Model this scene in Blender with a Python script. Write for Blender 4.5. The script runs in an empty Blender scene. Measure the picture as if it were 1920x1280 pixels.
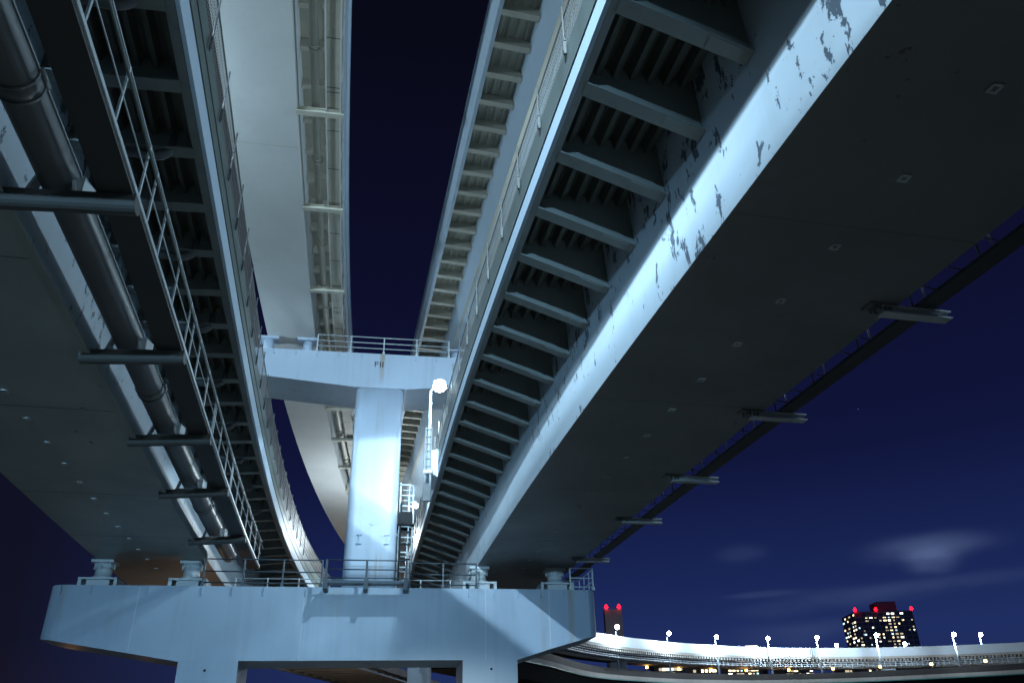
import bpy, bmesh, math, random
from mathutils import Vector, Matrix
random.seed(7)
S = bpy.context.scene
C = S.collection
EYE = 1.6

# ------------------------------------------------------------------ camera
cam_d = bpy.data.cameras.new('camera'); cam = bpy.data.objects.new('camera', cam_d); C.objects.link(cam)
cam_d.sensor_width = 36; cam_d.lens = 1485.0 / 1920 * 36; cam_d.clip_end = 6000; cam_d.clip_start = 0.05
_p, _r = math.radians(28.048), math.radians(-1.363)
_R, _U, _F = Vector((1, 0, 0)), Vector((0, -math.sin(_p), math.cos(_p))), Vector((0, math.cos(_p), math.sin(_p)))
_r1 = _R * math.cos(_r) + _U * math.sin(_r); _u1 = _U * math.cos(_r) - _R * math.sin(_r)
_m = Matrix((_r1, _u1, -_F)).transposed().to_4x4(); _m.translation = Vector((0, 0, EYE))
cam.matrix_world = _m
S.camera = cam

# ------------------------------------------------------------------ view
S.view_settings.view_transform = 'Standard'
S.view_settings.look = 'None'
S.view_settings.exposure = 0.0
S.view_settings.gamma = 1.0
S.view_settings.use_curve_mapping = False

# ------------------------------------------------------------------ night sky
W = bpy.data.worlds.new('World'); S.world = W; W.use_nodes = True
nt = W.node_tree; nt.nodes.clear()
def N(t, **k):
    n = nt.nodes.new(t)
    for a, b in k.items(): setattr(n, a, b)
    return n
def wm(op, a, b=None, c=None, clamp=False):
    n = N('ShaderNodeMath', operation=op); n.use_clamp = clamp
    for i, v in enumerate((a, b, c)):
        if v is None: continue
        if isinstance(v, (int, float)): n.inputs[i].default_value = v
        else: nt.links.new(v, n.inputs[i])
    return n.outputs[0]
tc = N('ShaderNodeTexCoord'); sep = N('ShaderNodeSeparateXYZ'); nt.links.new(tc.outputs['Generated'], sep.inputs[0])
X, Y, Z = sep.outputs
ramp = N('ShaderNodeValToRGB'); cr = ramp.color_ramp
def s2l(c): return tuple(((v / 255) / 12.92 if v / 255 < .04045 else ((v / 255 + .055) / 1.055) ** 2.4) for v in c) + (1,)
stops = [(0.0, (32, 44, 86)), (0.12, (31, 46, 96)), (0.2, (24, 36, 82)), (0.32, (16, 21, 58)), (0.5, (13, 15, 43)), (0.75, (9, 10, 24)), (1, (4, 4, 12))]
while len(cr.elements) < len(stops): cr.elements.new(.5)
for e, (p, c) in zip(cr.elements, stops): e.position = p; e.color = s2l(c)
nt.links.new(Z, ramp.inputs[0])
# the left of the sky is duller, with a faint purple town glow low down
lf = N('ShaderNodeMapRange'); lf.inputs[1].default_value = -.52; lf.inputs[2].default_value = -.2
nt.links.new(X, lf.inputs[0])
mixl = N('ShaderNodeMix', data_type='RGBA')
ramp2 = N('ShaderNodeValToRGB'); cr2 = ramp2.color_ramp
st2 = [(0.0, (30, 25, 44)), (0.12, (18, 19, 36)), (0.3, (15, 16, 34)), (0.5, (12, 13, 32)), (0.75, (8, 8, 22)), (1, (4, 4, 12))]
while len(cr2.elements) < len(st2): cr2.elements.new(.5)
for e, (p, c) in zip(cr2.elements, st2): e.position = p; e.color = s2l(c)
nt.links.new(Z, ramp2.inputs[0])
nt.links.new(lf.outputs[0], mixl.inputs[0]); nt.links.new(ramp2.outputs[0], mixl.inputs[6]); nt.links.new(ramp.outputs[0], mixl.inputs[7])
sky_col = mixl.outputs[2]
# thin drifting clouds: soft uneven patches in fixed directions
nz = N('ShaderNodeTexNoise'); nz.inputs['Scale'].default_value = 9; nz.inputs['Detail'].default_value = 4
mp = N('ShaderNodeMapping'); mp.inputs['Scale'].default_value = (1, 1, 2.6)
nt.links.new(tc.outputs['Generated'], mp.inputs[0]); nt.links.new(mp.outputs[0], nz.inputs['Vector'])
nzc = wm('SUBTRACT', nz.outputs['Fac'], .5)
az = wm('ARCTAN2', X, Y); el = wm('ARCSINE', Z)
tot = None
for (x, y, z, wa, we, amp) in [(.4476, .8722, .1995, .056, .012, .62), (.449, .874, .187, .026, .014, .5), (.2636, .9404, .2147, .028, .010, .12),
                               (.2817, .9451, .166, .040, .0035, .24), (.383, .9103, .157, .09, .010, .22), (.2908, .9453, .1475, .045, .008, .16),
                               (.2986, .9466, .1216, .055, .012, .2), (.4773, .8655, .160, .09, .008, .2), (.36, .92, .128, .05, .008, .14)]:
    a0 = math.atan2(x, y); e0 = math.asin(z)
    da = wm('DIVIDE', wm('SUBTRACT', az, a0), wa)
    de = wm('DIVIDE', wm('ADD', wm('SUBTRACT', el, e0), wm('MULTIPLY', nzc, we * 1.6)), we)
    q = wm('ADD', wm('MULTIPLY', da, da), wm('MULTIPLY', de, de))
    g = wm('MULTIPLY', wm('EXPONENT', wm('MULTIPLY', wm('POWER', q, 1.5), -1.0)), amp)
    g = wm('MULTIPLY', g, wm('ADD', .75, wm('MULTIPLY', nzc, 1.6)), clamp=True)
    tot = g if tot is None else wm('ADD', tot, g, clamp=True)
mixc = N('ShaderNodeMix', data_type='RGBA'); mixc.inputs[7].default_value = s2l((82, 98, 138))
nt.links.new(tot, mixc.inputs[0]); nt.links.new(sky_col, mixc.inputs[6])
# a few stars
vor = N('ShaderNodeTexVoronoi'); vor.inputs['Scale'].default_value = 26
nt.links.new(tc.outputs['Generated'], vor.inputs['Vector'])
star = wm('LESS_THAN', vor.outputs['Distance'], .022)
wn = N('ShaderNodeTexWhiteNoise'); nt.links.new(vor.outputs['Position'], wn.inputs['Vector'])
star = wm('MULTIPLY', star, wm('MULTIPLY', wm('GREATER_THAN', wn.outputs['Value'], .8), .22))
adds = N('ShaderNodeMix', data_type='RGBA', blend_type='ADD'); adds.inputs[7].default_value = (.5, .6, .8, 1)
nt.links.new(star, adds.inputs[0]); nt.links.new(mixc.outputs[2], adds.inputs[6])
bg = N('ShaderNodeBackground'); bg.inputs['Strength'].default_value = 1.0
nt.links.new(adds.outputs[2], bg.inputs[0])
out = N('ShaderNodeOutputWorld'); nt.links.new(bg.outputs[0], out.inputs[0])

# ------------------------------------------------------------------ materials
MATS = {}
class Mat:
    """small node-graph writer"""
    def __init__(s, name):
        s.m = bpy.data.materials.new(name); s.m.use_nodes = True; s.t = s.m.node_tree
        s.b = s.t.nodes['Principled BSDF']; MATS[name] = s.m
        s.tc = s.t.nodes.new('ShaderNodeTexCoord')
    def n(s, t, **k):
        n = s.t.nodes.new(t)
        for a, b in k.items(): setattr(n, a, b)
        return n
    def l(s, a, b): s.t.links.new(a, b)
    def noise(s, scale, detail=4, stretch=(1, 1, 1), rough=.55, dist=0):
        mp = s.n('ShaderNodeMapping'); mp.inputs['Scale'].default_value = stretch
        s.l(s.tc.outputs['Object'], mp.inputs[0])
        nz = s.n('ShaderNodeTexNoise'); nz.inputs['Scale'].default_value = scale; nz.inputs['Detail'].default_value = detail
        nz.inputs['Roughness'].default_value = rough; nz.inputs['Distortion'].default_value = dist
        s.l(mp.outputs[0], nz.inputs['Vector']); return nz.outputs['Fac']
    def math(s, op, a, b=None, clamp=False):
        n = s.n('ShaderNodeMath', operation=op); n.use_clamp = clamp
        for i, v in enumerate((a, b)):
            if v is None: continue
            if isinstance(v, (int, float)): n.inputs[i].default_value = v
            else: s.l(v, n.inputs[i])
        return n.outputs[0]
    def step(s, v, lo, hi):
        n = s.n('ShaderNodeMapRange'); n.inputs[1].default_value = lo; n.inputs[2].default_value = hi; s.l(v, n.inputs[0]); return n.outputs[0]
    def mix(s, fac, a, b):
        n = s.n('ShaderNodeMix', data_type='RGBA')
        for i, v in ((0, fac), (6, a), (7, b)):
            if isinstance(v, (int, float)): n.inputs[i].default_value = v
            elif isinstance(v, tuple): n.inputs[i].default_value = v + (1,) if len(v) == 3 else v
            else: s.l(v, n.inputs[i])
        return n.outputs[2]
    def color(s, v):
        if isinstance(v, tuple): s.b.inputs['Base Color'].default_value = v + (1,)
        else: s.l(v, s.b.inputs['Base Color'])
    def bump(s, h, st=.2, d=.02):
        n = s.n('ShaderNodeBump'); n.inputs['Strength'].default_value = st; n.inputs['Distance'].default_value = d
        s.l(h, n.inputs['Height']); s.l(n.outputs[0], s.b.inputs['Normal'])

def paint(name, col, rough=.45, grime=.25, streak=.15, peel=None, peel_at=None, rust=0.0, dents=.12, spec=.5):
    m = Mat(name); m.b.inputs['Roughness'].default_value = rough
    m.b.inputs['Specular IOR Level'].default_value = spec
    big = m.noise(.45, 5); c = m.mix(m.math('MULTIPLY', m.step(big, .35, .75), grime), col, tuple(v * .62 for v in col))
    st = m.noise(3.2, 3, (1, 1, .06)); c = m.mix(m.math('MULTIPLY', m.step(st, .5, .78), streak), c, (col[0] * .55, col[1] * .53, col[2] * .47))
    if rust:
        r = m.noise(2.3, 4, (1, 1, .035), .6); r2 = m.noise(.5, 2)
        f = m.math('MULTIPLY', m.math('MULTIPLY', m.step(r, .61, .74), m.step(r2, .45, .65)), rust)
        c = m.mix(f, c, (.33, .22, .07))
    sp = m.noise(14, 3); c = m.mix(m.math('MULTIPLY', m.step(sp, .68, .74), .35), c, tuple(v * .45 for v in col))
    rg = m.step(big, .2, .8); mr = m.n('ShaderNodeMapRange'); mr.inputs[3].default_value = rough - .08; mr.inputs[4].default_value = rough + .12
    m.l(rg, mr.inputs[0]); m.l(mr.outputs[0], m.b.inputs['Roughness'])
    if peel:
        thr, pc = peel
        a = m.noise(3.4, 8, (1, 1, .5), .68, .3); b = m.noise(.16, 2)
        v = m.math('ADD', a, m.math('MULTIPLY', m.math('SUBTRACT', b, .5), .55))
        if peel_at:
            sx = m.n('ShaderNodeSeparateXYZ'); m.l(m.tc.outputs['Object'], sx.inputs[0])
            q = m.math('DIVIDE', m.math('SUBTRACT', sx.outputs[1], peel_at[0]), peel_at[1])
            v = m.math('ADD', v, m.math('MULTIPLY', m.math('EXPONENT', m.math('MULTIPLY', m.math('MULTIPLY', q, q), -1.0)), peel_at[2]))
            fine = m.noise(7.0, 4, (1, 1, .3)); v = m.math('ADD', v, m.math('MULTIPLY', m.math('SUBTRACT', fine, .5), .16))
        f = m.step(v, thr, thr + .006)
        c = m.mix(f, c, pc)
        m.bump(m.math('SUBTRACT', m.math('MULTIPLY', big, .4), f), .35, .01)
    else:
        m.bump(m.noise(.9, 3), dents, .05)
    m.color(c); return m.m
paint('pale_blue_paint', (.50, .55, .57), .42)
paint('web_paint', (.47, .56, .63), .45, peel=(.70, (.085, .11, .14)), peel_at=(-19.5, 7.0, .135))
paint('pier_paint', (.33, .42, .52), .38, grime=.34, streak=.3, rust=.6, dents=.12)
paint('upper_pier_paint', (.48, .57, .68), .36, grime=.28, streak=.25, rust=.7, dents=.12)
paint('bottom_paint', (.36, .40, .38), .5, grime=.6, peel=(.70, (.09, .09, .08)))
paint('shaded_bottom_paint', (.19, .205, .21), .5, grime=.5, peel=(.71, (.08, .08, .08)))  # bottom_paint with the right underside's shade put into the colour
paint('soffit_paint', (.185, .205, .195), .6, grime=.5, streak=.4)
paint('beige_paint', (.50, .47, .39), .5, grime=.4, streak=.3, rust=.2)
paint('upper_bottom_paint', (.56, .57, .56), .5, grime=.3, streak=.1)
paint('fascia_paint', (.47, .57, .66), .5, grime=.12, streak=.1)
paint('galvanised_panel', (.11, .14, .125), .45, grime=.4, streak=.6, rust=.3)
paint('dimmed_fascia_paint', (.26, .325, .385), .5, grime=.2, streak=.1)  # fascia_paint darkened for the right ramp, offsetting its strong floodlighting
paint('shaded_soffit_paint', (.075, .08, .072), .65, grime=.4, streak=.4)  # shade between the crossbeams put into the slab's colour
paint('dimmed_panel', (.06, .075, .072), .5, grime=.4, streak=.7, rust=.5)  # galvanised panel dimmed against the right ramp's floodlighting, plus rust and streaks
paint('pipe_paint', (.12, .13, .135), .42, grime=.5, streak=.3)
paint('bracket_paint', (.085, .09, .088), .6, grime=.5, spec=.3)
paint('railing_paint', (.52, .58, .60), .4)
paint('dark_railing_paint', (.045, .065, .085), .4, grime=.2)
paint('walkway_paint', (.055, .058, .058), .6)
paint('dark_post_paint', (.22, .24, .25), .5)
paint('black_paint', (.012, .013, .015), .7, spec=.2)
paint('joint_paint', (.15, .16, .155), .6)
paint('concrete', (.34, .34, .33), .8, grime=.5, streak=.4)
paint('dark_concrete', (.032, .031, .034), .8, grime=.5, streak=.4)
paint('asphalt', (.16, .16, .155), .85)
paint('tower_wall', (.16, .22, .30), .5)
paint('balcony_paint', (.5, .58, .66), .6)
paint('chimney_wall', (.5, .5, .52), .8)
paint('town_wall', (.05, .055, .07), .7)
paint('teal_paint', (.05, .22, .22), .5)

def mesh_screen_mat():
    m = Mat('screen_mesh'); m.color((.14, .13, .11)); m.b.inputs['Roughness'].default_value = .5; m.b.inputs['Metallic'].default_value = .3
    uv = m.n('ShaderNodeUVMap')
    sp = m.n('ShaderNodeSeparateXYZ'); m.l(uv.outputs[0], sp.inputs[0])
    def band(v, per, duty):
        a = m.math('FRACT', m.math('MULTIPLY', v, 1 / per)); return m.math('LESS_THAN', a, duty)
    f = m.math('MAXIMUM', band(sp.outputs[0], .07, .55), band(sp.outputs[1], .25, .14))
    tr = m.n('ShaderNodeBsdfTransparent'); mx = m.n('ShaderNodeMixShader')
    m.l(f, mx.inputs[0]); m.l(tr.outputs[0], mx.inputs[1]); m.l(m.b.outputs[0], mx.inputs[2])
    m.l(mx.outputs[0], m.t.nodes['Material Output'].inputs[0]); return m.m
mesh_screen_mat()
def emit(name, col, strength):
    m = Mat(name); m.color((.02, .02, .02)); m.b.inputs['Emission Color'].default_value = col + (1,); m.b.inputs['Emission Strength'].default_value = strength
    return m.m
emit('lamp_glass', (.72, .93, 1.0), 60)
emit('far_lamp_glass', (.82, .94, 1.0), 90)
emit('bright_lamp_glass', (.72, .93, 1.0), 120)
emit('red_beacon', (1, .003, .008), 12)
emit('sodium_glass', (1, .45, .1), 25)
emit('window_warm', (1, .78, .45), 3.2)
emit('window_white', (1, .93, .8), 5)
emit('window_cool', (.6, .9, 1), 2)
emit('window_dim', (.9, .75, .5), .8)
M = MATS

# ------------------------------------------------------------------ object helpers
WORLD = {}
def tag(o, label=None, cat=None, group=None, kind=None):
    if label: o['label'] = label
    if cat: o['category'] = cat
    if group: o['group'] = group
    if kind: o['kind'] = kind
    return o
def thing(name, loc, label, cat, group=None):
    o = bpy.data.objects.new(name, None); C.objects.link(o); o.location = loc; o.empty_display_size = .3
    WORLD[o] = Vector(loc); return tag(o, label, cat, group)
class MB:
    """collects faces in world space and links them as ONE mesh object"""
    def __init__(s): s.v = []; s.f = []; s.uv = []; s.sm = []
    def add(s, vs, fs, smooth=False, uv=None):
        o = len(s.v); s.v += [Vector(v) for v in vs]
        for i, f in enumerate(fs):
            s.f.append([o + k for k in f]); s.sm.append(smooth); s.uv.append(uv[i] if uv else None)
        return s
    def box(s, c, size, ax=None):
        ax = ax or (Vector((1, 0, 0)), Vector((0, 1, 0)), Vector((0, 0, 1))); c = Vector(c)
        vs = [c + ax[0] * (size[0] / 2 * i) + ax[1] * (size[1] / 2 * j) + ax[2] * (size[2] / 2 * k) for i in (-1, 1) for j in (-1, 1) for k in (-1, 1)]
        return s.add(vs, [(0, 1, 3, 2), (4, 6, 7, 5), (0, 4, 5, 1), (2, 3, 7, 6), (0, 2, 6, 4), (1, 5, 7, 3)])
    def tube(s, pts, r, n=8, caps=True, smooth=True):
        pts = [Vector(p) for p in pts]; rr = r if isinstance(r, (list, tuple)) else [r] * len(pts)
        vs = []; fs = []; prev = None
        for i, p in enumerate(pts):
            d = (pts[min(i + 1, len(pts) - 1)] - pts[max(i - 1, 0)]).normalized()
            if prev is None:
                a = Vector((0, 0, 1)) if abs(d.z) < .9 else Vector((1, 0, 0))
                u = d.cross(a).normalized()
            else: u = (prev - d * prev.dot(d)).normalized()
            prev = u; w = d.cross(u)
            vs += [p + (u * math.cos(2 * math.pi * k / n) + w * math.sin(2 * math.pi * k / n)) * rr[i] for k in range(n)]
        for i in range(len(pts) - 1):
            for k in range(n): fs.append((i * n + k, i * n + (k + 1) % n, (i + 1) * n + (k + 1) % n, (i + 1) * n + k))
        s.add(vs, fs, smooth)
        if caps: s.add(vs[:n], [tuple(range(n))[::-1]]); s.add(vs[-n:], [tuple(range(n))])
        return s
    def bar(s, p, q, w, h, up=Vector((0, 0, 1))):
        p, q = Vector(p), Vector(q); d = (q - p); L = d.length; d.normalize()
        a = d.cross(up)
        if a.length < 1e-4: a = d.cross(Vector((0, 1, 0)))
        a.normalize(); b = a.cross(d)
        return s.box((p + q) / 2, (w, L, h), (a, d, b))
    def prism(s, poly, off):
        n = len(poly); vs = [Vector(p) for p in poly] + [Vector(p) + Vector(off) for p in poly]
        return s.add(vs, [tuple(range(n))[::-1], tuple(range(n, 2 * n))] + [(i, (i + 1) % n, n + (i + 1) % n, n + i) for i in range(n)])
    def rings(s, rings, closed=True, caps=True, smooth=False, uv=None):
        n = len(rings[0]); vs = [v for r in rings for v in r]; fs = []; us = []
        for i in range(len(rings) - 1):
            for k in range(n if closed else n - 1):
                k2 = (k + 1) % n
                fs.append((i * n + k, i * n + k2, (i + 1) * n + k2, (i + 1) * n + k))
                if uv: us.append((uv(i, k), uv(i, k2), uv(i + 1, k2), uv(i + 1, k)))
        s.add(vs, fs, smooth, us if uv else None)
        if caps and closed: s.add(rings[0], [tuple(range(n))[::-1]]); s.add(rings[-1], [tuple(range(n))])
        return s
    def build(s, name, mat, parent=None, bevel=0):
        if parent is not None: org = WORLD[parent]
        else: org = sum(s.v, Vector()) / len(s.v); org.z = min(v.z for v in s.v)
        me = bpy.data.meshes.new(name); me.from_pydata([v - org for v in s.v], [], s.f)
        if any(u is not None for u in s.uv):
            ul = me.uv_layers.new(name='UVMap'); i = 0
            for p, u in zip(me.polygons, s.uv):
                for k, li in enumerate(p.loop_indices):
                    if u: ul.data[li].uv = u[k]
        me.polygons.foreach_set('use_smooth', s.sm)
        bm = bmesh.new(); bm.from_mesh(me); bmesh.ops.remove_doubles(bm, verts=bm.verts, dist=1e-4)
        bmesh.ops.recalc_face_normals(bm, faces=bm.faces)
        if bevel: bmesh.ops.bevel(bm, geom=[e for e in bm.edges if len(e.link_faces) == 2 and e.calc_face_angle(0) > .6], offset=bevel, segments=2, affect='EDGES')
        bm.to_mesh(me); bm.free()
        o = bpy.data.objects.new(name, me); C.objects.link(o); me.materials.append(M[mat] if isinstance(mat, str) else mat)
        if parent is not None: o.parent = parent; o.location = (0, 0, 0)
        else: o.location = org
        WORLD[o] = org.copy(); return o

# ------------------------------------------------------------------ deck curves (x0, a, b, c, z0, g, q, y at the pier)
class Deck:
    def __init__(s, x0, a, b, c, z0, g, q, yp, sc=1.0, e=0.0, gz=0.0): s.k = (x0, a, b, c, z0, g, q, yp); s.sc, s.e, s.gz = sc, e, gz
    def P(s, t, d=0, z=0):
        x0, a, b, c, z0, g, q, yp = s.k
        h = max(0, t + 8)          # the bend eases beyond the pier
        dx = a + 2 * b * t + 3 * c * t * t + 2 * s.e * h; n = math.sqrt(1 + dx * dx)
        return Vector((x0 + a * t + b * t * t + c * t ** 3 + s.e * h * h + d / n, yp + t - d * dx / n, z0 + g * t + q * t * t + s.gz * h * h + z)) * s.sc + Vector((0, 0, EYE))
    def axes(s, t):
        f = (s.P(t + .05) - s.P(t - .05)).normalized(); r = f.cross(Vector((0, 0, 1))).normalized(); return r, f, r.cross(f)
    def sweep(s, mb, prof, t0, t1, step=1.0, smooth=False):
        n = max(1, int(round((t1 - t0) / step)))
        return mb.rings([[s.P(t0 + (t1 - t0) * i / n, d, z) for d, z in prof] for i in range(n + 1)], smooth=smooth)
    def line(s, mb, d, z, t0, t1, r, n=8, step=1.0):
        k = max(1, int(round((t1 - t0) / step)))
        return mb.tube([s.P(t0 + (t1 - t0) * i / k, d, z) for i in range(k + 1)], r, n)
    def ribbon(s, mb, d, z0, z1, t0, t1, step=.5):
        n = int((t1 - t0) / step)
        return mb.rings([[s.P(t0 + step * i, d, z) for z in (z0, z1)] for i in range(n + 1)], closed=False, uv=lambda i, k: (i * step, (z0, z1)[k]))
DR = Deck(-1.57576, -.142232, .00241974, 1.6564e-5, 7.11681, .0342668, .000562103, 33.0, 1.0, -.0026, -.001)
DL = Deck(-12.3102, -.194403, .00188665, 3.09612e-5, 7.43057, -.00668521, -.00018286, 31.185, .958)
UL = Deck(-8.89824, -.168776, .00158601, 1.07534e-5, 17.076, -.0144184, 6.86e-6, 31.6)
UR = Deck(-2.58149, -.225029, 5.76e-5, -7.69e-7, 16.9057, .00884268, -3.64e-5, 31.6)
def rect(d0, d1, z0, z1): return [(d0, z0), (d1, z0), (d1, z1), (d0, z1)]

# ================================================================== SETTING
g = MB(); g.add([(-1500, -600, 0), (1500, -600, 0), (1500, 2500, 0), (-1500, 2500, 0)], [(0, 1, 2, 3)])
tag(g.build('ground', 'asphalt'), kind='structure')

# ================================================================== DECKS
def crossbeams(dk, root, ts, d0, d1, zt, zb0, zb1, mat, th=.09, fl=.26, plate=True):
    """tapering plate brackets with a bottom flange, each a part"""
    for t in ts:
        r, f, u = dk.axes(t); b = MB()
        a0, a1, c0, c1 = dk.P(t, d0, zb0), dk.P(t, d1, zb1), dk.P(t, d0, zt), dk.P(t, d1, zt)
        b.prism([a0 - f * th / 2, a1 - f * th / 2, c1 - f * th / 2, c0 - f * th / 2], f * th)
        k = (a1 - a0).normalized(); b.box((a0 + a1) / 2 - u * .012, ((a1 - a0).length, fl, .03), (k, f, f.cross(k) * -1))
        o = b.build('crossbeam', mat, root)
        if plate:
            p = MB(); q = a0.lerp(a1, .8) if d0 < d1 and zb0 != zb1 or True else a0
            p.box(q - u * .036, (.5, fl * .8, .016), (k, f, f.cross(k) * -1))
            sp = p.build('splice_plate', mat, o)
def lifting_eyes(dk, root, d, ts, mat):
    for t in ts:
        r, f, u = dk.axes(t); b = MB(); c = dk.P(t, d, -.012)
        # square washer plate with a round hole (eight-sided ring)
        for k in range(4):
            a = (r, f, -r, -f)[k]; w = (f, r, f, r)[k]
            b.box(c + a * .055, (.036 if k % 2 == 0 else .146, .146 if k % 2 == 0 else .036, .02), (r, f, u))
        b.build('lifting_eye', mat, root)
def screen_posts(dk, root, d, z0, z1, ts, mat, side):
    for t in ts:
        r, f, u = dk.axes(t); b = MB()
        p, q = dk.P(t, d + side * .05, z0), dk.P(t, d + side * .05, z1)
        b.tube([p, q], .015, 6)
        o = b.build('screen_post', mat, root)
        c = MB(); c.box(p + u * .08, (.05, .04, .22), (r, f, u)); c.tube([p - u * .06 - f * .03, p - u * .06 + f * .03], .022, 6)
        c.box(p + u * .2, (.04, .07, .03), (r, f, u)); c.build('clamp', mat, o)

# ---- right lower ramp
rootR = thing('ramp_viaduct', DR.P(0), 'lower right ramp with peeling white side and dark underside', 'viaduct', 'steel ramp viaducts overhead')
T0, T1 = -46, 26
SOF = 2.66
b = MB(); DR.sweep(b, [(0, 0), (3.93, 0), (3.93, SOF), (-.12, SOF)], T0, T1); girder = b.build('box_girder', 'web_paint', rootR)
girder.data.materials.append(M['shaded_bottom_paint'])
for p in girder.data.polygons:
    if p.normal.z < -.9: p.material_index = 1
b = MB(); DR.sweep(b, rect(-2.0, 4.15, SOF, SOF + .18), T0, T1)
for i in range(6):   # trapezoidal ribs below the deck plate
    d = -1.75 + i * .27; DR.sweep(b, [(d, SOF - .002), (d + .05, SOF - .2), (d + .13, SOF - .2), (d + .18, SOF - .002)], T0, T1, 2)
b.build('deck_slab', 'shaded_soffit_paint', rootR)
b = MB(); DR.sweep(b, [(-1.98, 2.2), (-2.05, 2.2), (-2.05, 2.55), (-1.98, 2.84)], T0, T1); b.build('fascia', 'dimmed_fascia_paint', rootR)
b = MB(); DR.sweep(b, rect(-1.975, -1.86, 2.2, 2.23), T0, T1); b.build('fascia_flange', 'soffit_paint', rootR)
b = MB(); DR.sweep(b, [(-2.07, 2.57), (-1.8, 2.85), (-1.85, 3.16), (-2.07, 3.14)], T0, T1); b.build('parapet', 'dimmed_panel', rootR)
b = MB(); DR.ribbon(b, -2.05, 3.15, 3.93, T0, T1); b.build('mesh_screen', 'screen_mesh', rootR)
b = MB(); DR.line(b, -2.05, 3.93, T0, T1, .018, 6); DR.line(b, -2.06, 3.15, T0, T1, .016, 6); b.build('screen_rail', 'pipe_paint', rootR)
screen_posts(DR, rootR, -2.07, 3.0, 3.95, [-23.9 + 1.6 * i for i in range(-2, 22)], 'bracket_paint', -1)
crossbeams(DR, rootR, [-25.43 + 1.47 * i for i in range(-6, 34)], -1.87, -.08, SOF, 2.2, 1.6, 'soffit_paint')
lifting_eyes(DR, rootR, 1.89, [-26.84 + 1.551 * i for i in range(-1, 18)], 'pale_blue_paint')
b = MB(); DR.sweep(b, [(4.15, 2.6), (4.3, 2.6), (4.3, 3.6), (4.15, 3.6)], T0, T1); b.build('outer_parapet', 'galvanised_panel', rootR)
# outside walkway on bracket beams, low on the right side
b = MB(); DR.sweep(b, rect(4.27, 4.62, -.02, .04), T0, 3); DR.sweep(b, rect(4.58, 4.62, .04, .14), T0, 3)
wk = b.build('walkway', 'walkway_paint', rootR)
for side in (4.29, 4.6):
    b = MB(); DR.line(b, side, .95, T0, 3, .016, 6)
    for i in range(0, 30):
        t = -44 + i * 1.55
        b.tube([DR.P(t, side, .0), DR.P(t, side, .95)], .018, 6)
    b.build('handrail', 'pipe_paint', wk)
for i in range(14, 60):
    t = -44 + i * .78 + (.2 if i % 3 else 0)
    if t < 3: b = MB(); b.tube([DR.P(t, 3.92, .03), DR.P(t, 4.3, .0)], .011, 5); b.build('cross_tie', 'pipe_paint', wk)
for t in [-41, -36.4, -31.7, -27, -22.3, -17.7, -13.1, -8.6, -2.6]:
    r, f, u = DR.axes(t); b = MB(); p, q = DR.P(t, 3.62, -.09), DR.P(t, 4.93, -.09)
    b.bar(p + u * .06, q + u * .06, .2, .025); b.bar(p - u * .06, q - u * .06, .2, .025); b.bar(p, q, .03, .115)
    br = b.build('bracket', 'pale_blue_paint', rootR)
    b = MB()
    for i in range(4):
        for j in (-1, 1): b.tube([DR.P(t, 3.5 + .09 * i, -.13) + f * .07 * j, DR.P(t, 3.5 + .09 * i, -.02) + f * .07 * j], .028, 6)
    b.box(DR.P(t, 3.64, -.02), (.5, .26, .03), (r, f, u)); b.build('bolt_plate', 'pipe_paint', br)

for t in (-24.2, -17.9, -11.6, -5.3, 1.0):
    b = MB(); b.rings([[DR.P(t + k, d, -.004) for k in (-.02, .02)] for d in (.02, 1.3, 2.6, 3.9)], closed=False); b.build('plate_joint', 'joint_paint', rootR)

b = MB(); b.prism([DR.P(-5.6, -2.06, 2.1), DR.P(-5.6, -2.42, 2.25), DR.P(-5.6, -2.42, 3.05), DR.P(-5.6, -2.06, 3.15)], DR.P(-3.9, -2.06, 2.1) - DR.P(-5.6, -2.06, 2.1)); b.build('lamp_pedestal', 'fascia_paint', rootR, bevel=.03)

# ---- left lower ramp
rootL = thing('ramp_viaduct', DL.P(0), 'lower left ramp with a fat drain pipe and railed walkway hung beside it', 'viaduct', 'steel ramp viaducts overhead')
LS = 2.92
b = MB(); DL.sweep(b, [(-4.08, 0), (0, 0), (0, LS), (-4.08, LS)], T0, T1)
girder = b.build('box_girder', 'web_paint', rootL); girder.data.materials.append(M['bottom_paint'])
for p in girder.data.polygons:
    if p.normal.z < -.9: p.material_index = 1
b = MB(); DL.sweep(b, rect(-.05, .09, -.03, .0), T0, T1); b.build('bottom_flange', 'bottom_paint', rootL)
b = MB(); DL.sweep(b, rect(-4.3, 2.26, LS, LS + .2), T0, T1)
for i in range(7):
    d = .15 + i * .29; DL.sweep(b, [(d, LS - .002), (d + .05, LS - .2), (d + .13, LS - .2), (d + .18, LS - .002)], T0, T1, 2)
b.build('deck_slab', 'shaded_soffit_paint', rootL)
b = MB(); DL.sweep(b, [(2.26, 2.46), (2.33, 2.46), (2.33, 2.95), (2.26, 3.1)], T0, T1); b.build('fascia', 'fascia_paint', rootL)
b = MB(); DL.sweep(b, rect(2.1, 2.25, 2.46, 2.49), T0, T1); b.build('fascia_flange', 'soffit_paint', rootL)
b = MB(); DL.sweep(b, [(2.35, 2.97), (2.05, 3.12), (2.1, 3.8), (2.35, 3.78)], T0, T1)
DL.sweep(b, rect(2.351, 2.37, 3.3, 3.33), T0, T1); b.build('parapet', 'galvanised_panel', rootL)
b = MB(); DL.ribbon(b, 2.33, 3.8, 4.77, T0, T1); b.build('mesh_screen', 'screen_mesh', rootL)
b = MB(); DL.line(b, 2.33, 4.77, T0, T1, .02, 6); DL.line(b, 2.34, 3.8, T0, T1, .018, 6); b.build('screen_rail', 'galvanised_panel', rootL)
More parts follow.
